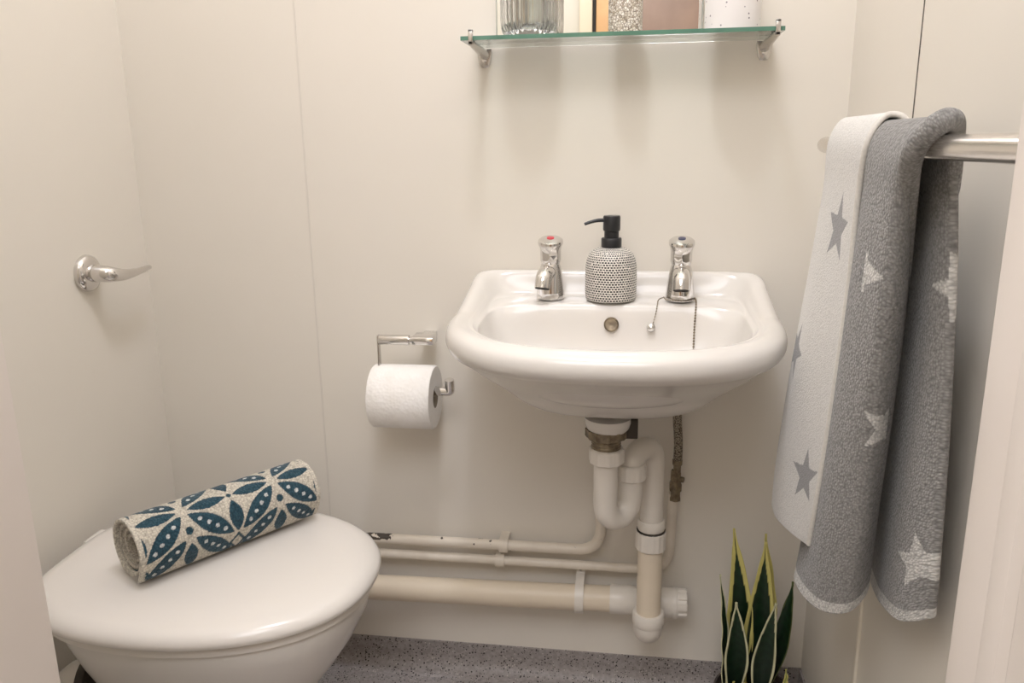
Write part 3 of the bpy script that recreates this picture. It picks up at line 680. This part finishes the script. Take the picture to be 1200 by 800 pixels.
loft(bm, [[Vector((x, y, z)) for y, z in pts] + [Vector((x, y * 0.93, z + (0.2125 - z) * 0.08)) for y, z in reversed(pts)] for x in (-0.0855, -0.0695)])
pc_ = obj('pipe_clip', bm, M['pvc'], wp)
obj('screw', LA([(0, 0), (0.004, 0), (0.0035, 0.002), (0, 0.002)], (-0.0775, -0.0165, 0.2515), (0, -0.9, 0.6), 16, False, False), M['dark'], pc_)

HZ, CZ = 0.297, 0.266
hp = thing('hot_water_pipe', 'upper of two thin cream-painted pipes, chipped paint near the toilet', 'pipe', (-0.3, -0.03, HZ))
obj('pipe', TU(corner_path([(XL + 0.002, -0.028, HZ - 0.002), (-0.040, -0.028, HZ + 0.001), (-0.040, -0.030, 0.62)], 0.045, 10), 0.0102, 20), M['paintpipe'], hp)
cp = thing('cold_water_pipe', 'lower of two thin cream-painted pipes, bending up to the hose valve', 'pipe', (-0.3, -0.03, CZ))
obj('pipe', TU(corner_path([(XL + 0.002, -0.026, CZ - 0.002), (0.086, -0.026, CZ - 0.002), (0.088, -0.052, 0.432)], 0.05, 10), 0.0088, 20), M['coldpaint'], cp)
def clip(x, z, r, par, y):
    bm = bmesh.new(); pts = []
    for k in range(15):
        t = -PI / 2 + PI * 1.0 * k / 14; pts.append((y - math.cos(t) * (r + 0.0035), z + math.sin(t) * (r + 0.0035)))
    out = [(0, z - r - 0.0045)] + pts + [(0, z + r + 0.0045)]
    inn = [(0, z + r + 0.0005)] + [(y - math.cos(t) * (r + 0.0004), z + math.sin(t) * (r + 0.0004)) for t in [PI / 2 - PI * k / 14 for k in range(15)]] + [(0, z - r - 0.0005)]
    loft(bm, [[Vector((xx, a, b)) for a, b in out + inn] for xx in (x - 0.0085, x + 0.0085)])
    obj('pipe_clip', bm, M['coldpaint'], par)
clip(-0.223, HZ, 0.0102, hp, -0.028)
clip(-0.231, CZ - 0.002, 0.0088, cp, -0.026)
fh = thing('flexible_hose', 'short braided flexible hose with an isolating valve under the basin, right of the trap', 'hose', (0.09, -0.06, 0.43))
obj('hose', TU(smooth_path([(0.089, -0.064, 0.66), (0.0888, -0.062, 0.58), (0.0925, -0.058, 0.53), (0.0925, -0.057, 0.490)], 6), 0.0078, 18), M['hose'], fh)
obj('ferrule', LA([(0, 0.497), (0.0088, 0.497), (0.0088, 0.489), (0.0068, 0.486), (0.0064, 0.472), (0, 0.472)], (0.0922, -0.057, 0), seg=28, cap0=False, cap1=False), M['dullmetal'], fh)
bm = LA([(0, 0.477), (0.0080, 0.477), (0.0098, 0.473), (0.0098, 0.455), (0.0120, 0.452), (0.0120, 0.440), (0.0095, 0.437), (0.0095, 0.428), (0.0105, 0.426), (0.0105, 0.420), (0, 0.420)], (0.0905, -0.055, 0), seg=6, cap0=False, cap1=False)
vv_ = obj('valve', bm, M['dullmetal'], fh)
obj('screw_slot', LA([(0, 0), (0.005, 0), (0.005, 0.006), (0, 0.006)], (0.0985, -0.058, 0.461), (1, -0.5, 0), 20, False, False), M['dullmetal'], vv_)

# ------------------------------------------------------------------ towel rail and hanging towel
RXX, RZZ = 0.262, 1.0315
tl = thing('towel_rail', 'satin steel towel rail on the right wall with a grey towel over it', 'towel rail', (XR, -0.55, RZZ))
obj('bar', LA([(0.0, 0.0), (0.005, 0.0006), (0.0085, 0.0028), (0.0104, 0.007), (0.0107, 0.012), (0.0107, 0.668), (0.0104, 0.673), (0.0085, 0.677), (0, 0.68)], (RXX, -0.215, RZZ), (0, -1, 0), 40, False, False), M['rail'], tl, sharp=60)
for y in (-0.265, -0.845):
    obj('post', LA([(0, 0), (0.019, 0), (0.019, 0.004), (0.0115, 0.0055), (0.0090, 0.009), (0.0090, 0.080), (0, 0.080)], (XR, y, RZZ), (-1, 0, 0), 32, False, False), M['rail'], tl)

def sheet(rows, nt, ns):
    A = np.stack([cr(r, ns) for r in rows])                       # (k, ns, 3)
    return np.stack([cr(A[:, j], nt) for j in range(ns)], 1)      # (nt, ns, 3)
def star(u, v, c, r, rot, asp=1.0):
    x, y = (u - c[0]) * asp, v - c[1]; a = np.arctan2(y, x) - rot; d = np.hypot(x, y)
    k = np.abs((a + PI / 5) % (2 * PI / 5) - PI / 5)              # 0 at a point
    ro, ri = r, r * 0.42
    # edge from (ro,0) to (ri at pi/5)
    ex, ey = ri * math.cos(PI / 5) - ro, ri * math.sin(PI / 5)
    px, py = d * np.cos(k), d * np.sin(k)
    return (ex * py - ey * (px - ro)) > 0

#TOWEL_ROWS
# grey sheet: rows from the front hem up over the rail and down the wall side; each row runs from its far edge to its near edge
GREY = [
 [(0.2500, -0.3300, 0.4680), (0.2320, -0.3920, 0.4660), (0.2400, -0.4700, 0.4780), (0.2620, -0.5081, 0.4971), (0.2860, -0.4941, 0.5175), (0.3000, -0.4472, 0.5223)],
 [(0.2680, -0.2949, 0.5795), (0.2500, -0.3728, 0.5854), (0.2380, -0.4818, 0.6081), (0.2580, -0.5354, 0.6187), (0.2820, -0.5125, 0.6224), (0.3000, -0.4595, 0.6275)],
 [(0.2680, -0.3386, 0.7425), (0.2520, -0.4074, 0.7444), (0.2400, -0.4907, 0.7472), (0.2500, -0.5566, 0.7477), (0.2740, -0.5446, 0.7463), (0.2960, -0.4879, 0.7442)],
 [(0.2680, -0.3712, 0.8755), (0.2540, -0.4278, 0.8755), (0.2420, -0.5042, 0.8773), (0.2460, -0.5817, 0.8798), (0.2670, -0.5703, 0.8788), (0.2880, -0.5176, 0.8795)],
 [(0.2640, -0.3913, 0.9782), (0.2520, -0.4519, 0.9791), (0.2430, -0.5246, 0.9794), (0.2430, -0.5921, 0.9793), (0.2520, -0.6002, 0.9783), (0.2620, -0.5832, 0.9842)],
 [(0.2480, -0.4050, 1.0360), (0.2460, -0.4700, 1.0340), (0.2440, -0.5450, 1.0320), (0.2430, -0.6050, 1.0300), (0.2430, -0.6320, 1.0280), (0.2430, -0.6450, 1.0300)],
 [(0.2620, -0.4050, 1.0540), (0.2620, -0.4750, 1.0540), (0.2620, -0.5500, 1.0540), (0.2620, -0.6150, 1.0540), (0.2610, -0.6520, 1.0540), (0.2600, -0.6680, 1.0540)],
 [(0.2810, -0.4050, 1.0340), (0.2810, -0.4750, 1.0340), (0.2810, -0.5500, 1.0340), (0.2810, -0.5877, 1.0327), (0.2810, -0.6171, 1.0313), (0.2810, -0.6335, 1.0285)],
 [(0.3000, -0.4100, 0.9300), (0.2980, -0.4700, 0.9300), (0.2940, -0.5400, 0.9300), (0.2900, -0.5834, 0.9276), (0.2940, -0.6185, 0.9294), (0.3120, -0.5587, 0.9260)],
 [(0.3180, -0.4000, 0.7500), (0.3120, -0.4500, 0.7500), (0.3020, -0.5213, 0.7439), (0.2970, -0.5933, 0.7555), (0.3040, -0.6234, 0.7625), (0.3220, -0.5643, 0.7505)],
 [(0.3250, -0.3900, 0.6000), (0.3180, -0.4351, 0.5924), (0.3070, -0.5029, 0.5924), (0.3020, -0.5753, 0.6099), (0.3080, -0.6273, 0.6340), (0.3250, -0.5700, 0.6185)],
 [(0.3280, -0.3800, 0.4750), (0.3220, -0.4257, 0.4791), (0.3110, -0.4901, 0.4987), (0.3060, -0.5668, 0.5261), (0.3120, -0.6222, 0.5672), (0.3280, -0.5721, 0.5592)],
]
FLAP = [
 [(0.2120, -0.3000, 0.5330), (0.2140, -0.3300, 0.5270), (0.2220, -0.3901, 0.5358), (0.2335, -0.4324, 0.5417)],
 [(0.2160, -0.2900, 0.6000), (0.2160, -0.3300, 0.6000), (0.2240, -0.3977, 0.6096), (0.2345, -0.4495, 0.6173)],
 [(0.2250, -0.3000, 0.7400), (0.2240, -0.3500, 0.7400), (0.2300, -0.4156, 0.7462), (0.2380, -0.4695, 0.7526)],
 [(0.2360, -0.3150, 0.8800), (0.2340, -0.3700, 0.8800), (0.2370, -0.4332, 0.8822), (0.2410, -0.4810, 0.8845)],
 [(0.2430, -0.3250, 0.9800), (0.2410, -0.3850, 0.9800), (0.2410, -0.4350, 0.9800), (0.2400, -0.4908, 0.9807)],
 [(0.2440, -0.3300, 1.0380), (0.2430, -0.3900, 1.0380), (0.2420, -0.4450, 1.0380), (0.2410, -0.5065, 1.0379)],
 [(0.2620, -0.3300, 1.0625), (0.2620, -0.3950, 1.0625), (0.2620, -0.4500, 1.0625), (0.2620, -0.5003, 1.0630)],
 [(0.2840, -0.3300, 1.0370), (0.2840, -0.3950, 1.0370), (0.2840, -0.4500, 1.0370), (0.2840, -0.5050, 1.0370)],
 [(0.3080, -0.3250, 0.9000), (0.3070, -0.3850, 0.9000), (0.3060, -0.4350, 0.9000), (0.3040, -0.4800, 0.9000)],
 [(0.3300, -0.3200, 0.6600), (0.3290, -0.3700, 0.6600), (0.3280, -0.4100, 0.6600), (0.3270, -0.4400, 0.6600)],
]
#END_ROWS
GREYC = (0.265, 0.255, 0.240); WHITEC = (0.66, 0.64, 0.60)
def towel_sheet(name, rows, nt, ns, base, ink, stars, hemw, parent=None):
    P = sheet(rows, nt, ns)
    rs = np.random.RandomState(3)
    me, U, V = grid_mesh(name, P)
    u, v = U.ravel(), V.ravel()
    cols = np.tile(np.array(base), (len(u), 1))
    for (cu, cv, r, rot, cut, sg) in stars: cols[star(u, v, (cu, cv), r, rot) & ((u - cu) * sg >= cut * sg) & ((sg < 1) | (np.abs(v - cv) < 0.021))] = ink
    vm = v.max()
    cols[(v < hemw) | (v > vm - hemw)] = (0.62, 0.60, 0.56)
    color_attr(me, cols)
    return me
STARS_G = [(0.158, 0.4249, 0.054, 0.0, 0.012, 1), (0.2374, 0.2625, 0.036, 0.1, 0.0, -1), (0.2490, 0.749, 0.037, PI, 0, 0), (0.2249, 1.0601, 0.039, PI + 0.12, 0, 0)]
STARS_W = [(0.1077, 0.4121, 0.042, 1.5, 0, 0), (0.0201, 0.2401, 0.042, 1.3, 0, 0), (0.1299, 0.09, 0.040, 1.65, 0, 0)]
#STARS
ht = thing('hand_towel', 'grey terry towel with pale stars hanging over the rail on the right', 'towel', (0.262, -0.5, 1.05))
me = towel_sheet('grey_side', GREY, 860, 220, GREYC, (0.64, 0.62, 0.58), STARS_G, 0.016)
g = obj_me('grey_side', me, M['terry'], ht, 180); s = g.modifiers.new('thickness', 'SOLIDIFY'); s.thickness = 0.007; s.offset = 0
me = towel_sheet('white_side', FLAP, 760, 160, WHITEC, (0.25, 0.245, 0.24), STARS_W, 0.008)
g = obj_me('white_side', me, M['flat'], ht, 180); s = g.modifiers.new('thickness', 'SOLIDIFY'); s.thickness = 0.005; s.offset = 0
g['label'] = 'pale reverse with grey stars'
G = sheet(GREY, 220, 60)[62:150, 55]          # the doubled-over near edge where it crosses the rail
bm = bmesh.new(); n = len(G)
tube(bm, [tuple(p) for p in G], [0.004 + 0.0062 * math.sin(PI * i / (n - 1)) ** 0.6 for i in range(n)], 24)
uvl = bm.loops.layers.uv.new('UVMap'); bm.verts.index_update()
for fc in bm.faces:
    for l in fc.loops:
        i_ = l.vert.index // 24; k_ = l.vert.index % 24
        l[uvl].uv = (k_ * 0.0024, i_ * 0.0046)
me = bpy.data.meshes.new('rolled_edge'); bmesh.ops.recalc_face_normals(bm, faces=bm.faces[:]); bm.to_mesh(me); bm.free()
color_attr(me, np.tile(np.array(GREYC), (len(me.vertices), 1))); obj_me('rolled_edge', me, M['terry'], ht, 180)
bm = bmesh.new(); P = sheet(FLAP, 160, 20)[:, -1]
tube(bm, [tuple(p) for p in P], 0.0032, 10)
obj('hem', bm, M['hemcloth'], ht)['label'] = 'pale stitched edge'

# ------------------------------------------------------------------ snake plant
PX, PY = 0.236, -0.125
sn = thing('snake_plant', 'potted snake plant with dark green leaves edged yellow, under the hanging towel', 'plant', (PX, PY, 0))
obj('pot', LA([(0, 0), (0.052, 0), (0.056, 0.003), (0.068, 0.088), (0.070, 0.095), (0.066, 0.096), (0.063, 0.086), (0, 0.084)], (PX, PY, 0.0), seg=48, cap0=False, cap1=False), M['pot'], sn)
obj('soil', LA([(0, 0.080), (0.0622, 0.080), (0.058, 0.088), (0.03, 0.091), (0, 0.091)], (PX, PY, 0), seg=40, cap0=False, cap1=False), M['soil'], sn)
def leaf(base, tip, w, yaw, bend=(0, 0, 0), margin=0.2, twist=0.3, yellow=(0.60, 0.50, 0.10), young=False):
    b, t = Vector(base), Vector(tip); n, k = 60, 21
    P = np.zeros((n, k, 3)); cols = np.zeros((n, k, 3))
    for i in range(n):
        s = i / (n - 1)
        c = b.lerp(t, s) + Vector(bend) * math.sin(PI * s)
        prof_ = (0.42 + 0.58 * math.sin(min(s / 0.5, 1) * PI / 2)) * (1 - max(0, (s - 0.36) / 0.64) ** 1.35)
        hw = max(w * prof_, 0.0006)
        a = yaw + twist * (s - 0.3)
        side_ = Vector((math.cos(a), math.sin(a), 0)); nr = Vector((math.sin(a), -math.cos(a), 0))
        for j in range(k):
            q = -1 + 2 * j / (k - 1)
            e = 0.05 * math.sin(s * 23 + base[0] * 400 + j)
            p = c + side_ * (q * hw) - nr * (hw * 0.38 * (1 - q * q)) + nr * (0.0012 * math.sin(s * 26) * abs(q) ** 3)
            P[i, j] = p
            m = margin * w / max(hw, 1e-4)
            if abs(q) > 1 - min(m, 0.97) * (0.85 + e): cols[i, j] = yellow
            else:
                band = 0.5 + 0.5 * math.sin(s * 70 + 2.2 * math.sin(q * 3 + s * 9) + base[0] * 90)
                g = 0.7 + 0.55 * band * (0.4 + 0.6 * s)
                cols[i, j] = (0.0035 * g, 0.0155 * g * (0.5 + s), 0.0055 * g)
            if young: cols[i, j] = (0.30, 0.34, 0.08) if abs(q) < 0.5 else yellow
    me, _, _ = grid_mesh('leaf', P); color_attr(me, cols.reshape(-1, 3))
    o = obj_me('leaf', me, M['leaf'], sn, 180)
    so = o.modifiers.new('thickness', 'SOLIDIFY'); so.thickness = 0.0016
YL = (0.62, 0.55, 0.16); PALE = (0.62, 0.60, 0.36)
#LEAVES
leaf((0.205, -0.105, 0.085), (0.186, -0.118, 0.402), 0.024, 0.05, (0.010, 0, 0), 0.30, 0.1, YL)
leaf((0.232, -0.110, 0.085), (0.2395, -0.118, 0.380), 0.026, 0.0, (0.004, 0, 0), 0.24, -0.15, YL)
leaf((0.242, -0.100, 0.085), (0.2420, -0.100, 0.386), 0.022, 0.25, (0.010, 0, 0), 0.3, 0.1, YL)
leaf((0.250, -0.115, 0.085), (0.2885, -0.118, 0.309), 0.017, -0.45, (0.006, 0, 0), 0.06, -0.3, (0.10, 0.12, 0.04))
leaf((0.200, -0.130, 0.085), (0.1930, -0.145, 0.279), 0.021, 0.0, (0.004, 0, 0), 0.13, 0.1, PALE)
leaf((0.242, -0.145, 0.085), (0.2570, -0.150, 0.285), 0.020, -0.05, (-0.004, 0, 0), 0.13, -0.1, PALE)
leaf((0.184, -0.120, 0.085), (0.1670, -0.125, 0.318), 0.010, 0.9, (0.006, 0, 0), 0.12, -0.3, PALE)
leaf((0.192, -0.165, 0.085), (0.1930, -0.170, 0.143), 0.011, 0.2, (0.002, 0, 0), 0.3, 0.1, YL, True)
leaf((0.272, -0.140, 0.085), (0.2850, -0.135, 0.150), 0.007, 0.5, (0.006, 0, 0), 0.3, 0.1, YL, True)

# ------------------------------------------------------------------ light
def light(name, kind, loc, energy, color, size=0.1, rot=(0, 0, 0)):
    l = bpy.data.lights.new(name, kind); l.energy = energy; l.color = color
    if kind == 'AREA': l.shape = 'DISK'; l.size = size
    else: l.shadow_soft_size = size
    o = bpy.data.objects.new(name, l); COL.objects.link(o); o.location = loc; o.rotation_euler = rot; return o
light('ceiling_lamp', 'POINT', (-0.14, -0.68, 2.50), 21, (1.0, 1.02, 1.15), 0.075)
light('hall_fill', 'AREA', (-0.32, -2.0, 2.44), 46, (1.0, 0.99, 1.03), 1.7)  # unseen broad fill added on the hall side to brighten jambs and room
w = bpy.data.worlds.new('World'); scene.world = w; w.use_nodes = True
w.node_tree.nodes['Background'].inputs[0].default_value = (1.0, 0.96, 0.92, 1)
w.node_tree.nodes['Background'].inputs[1].default_value = 0.12

# ------------------------------------------------------------------ camera
cam = bpy.data.cameras.new('camera'); cam.sensor_width = 36.0; cam.lens = 941 / 1200 * 36; cam.clip_start = 0.01
co = bpy.data.objects.new('camera', cam); COL.objects.link(co)
rt_, fw_, dn_ = Vector((0.98965966, 0.02207419, -0.1417268)), Vector((0.14286586, -0.23967636, 0.9602836)), Vector((0.01277108, 0.97060186, 0.24035167))
rows = [rt_, fw_, -dn_]       # world axes in camera (x right, y down, z forward)
Mx = Matrix(((rows[0][0], -rows[0][1], -rows[0][2]), (rows[1][0], -rows[1][1], -rows[1][2]), (rows[2][0], -rows[2][1], -rows[2][2]))).to_4x4()
Mx.translation = (0, -1.4, 1.04); co.matrix_world = Mx
scene.camera = co
scene.view_settings.view_transform = 'Standard'
scene.view_settings.look = 'None'
scene.view_settings.exposure = 0.12; scene.view_settings.gamma = 1.14
scene.cycles.max_bounces = 10
for o in bpy.data.objects:
    if '_w' in o: del o['_w']
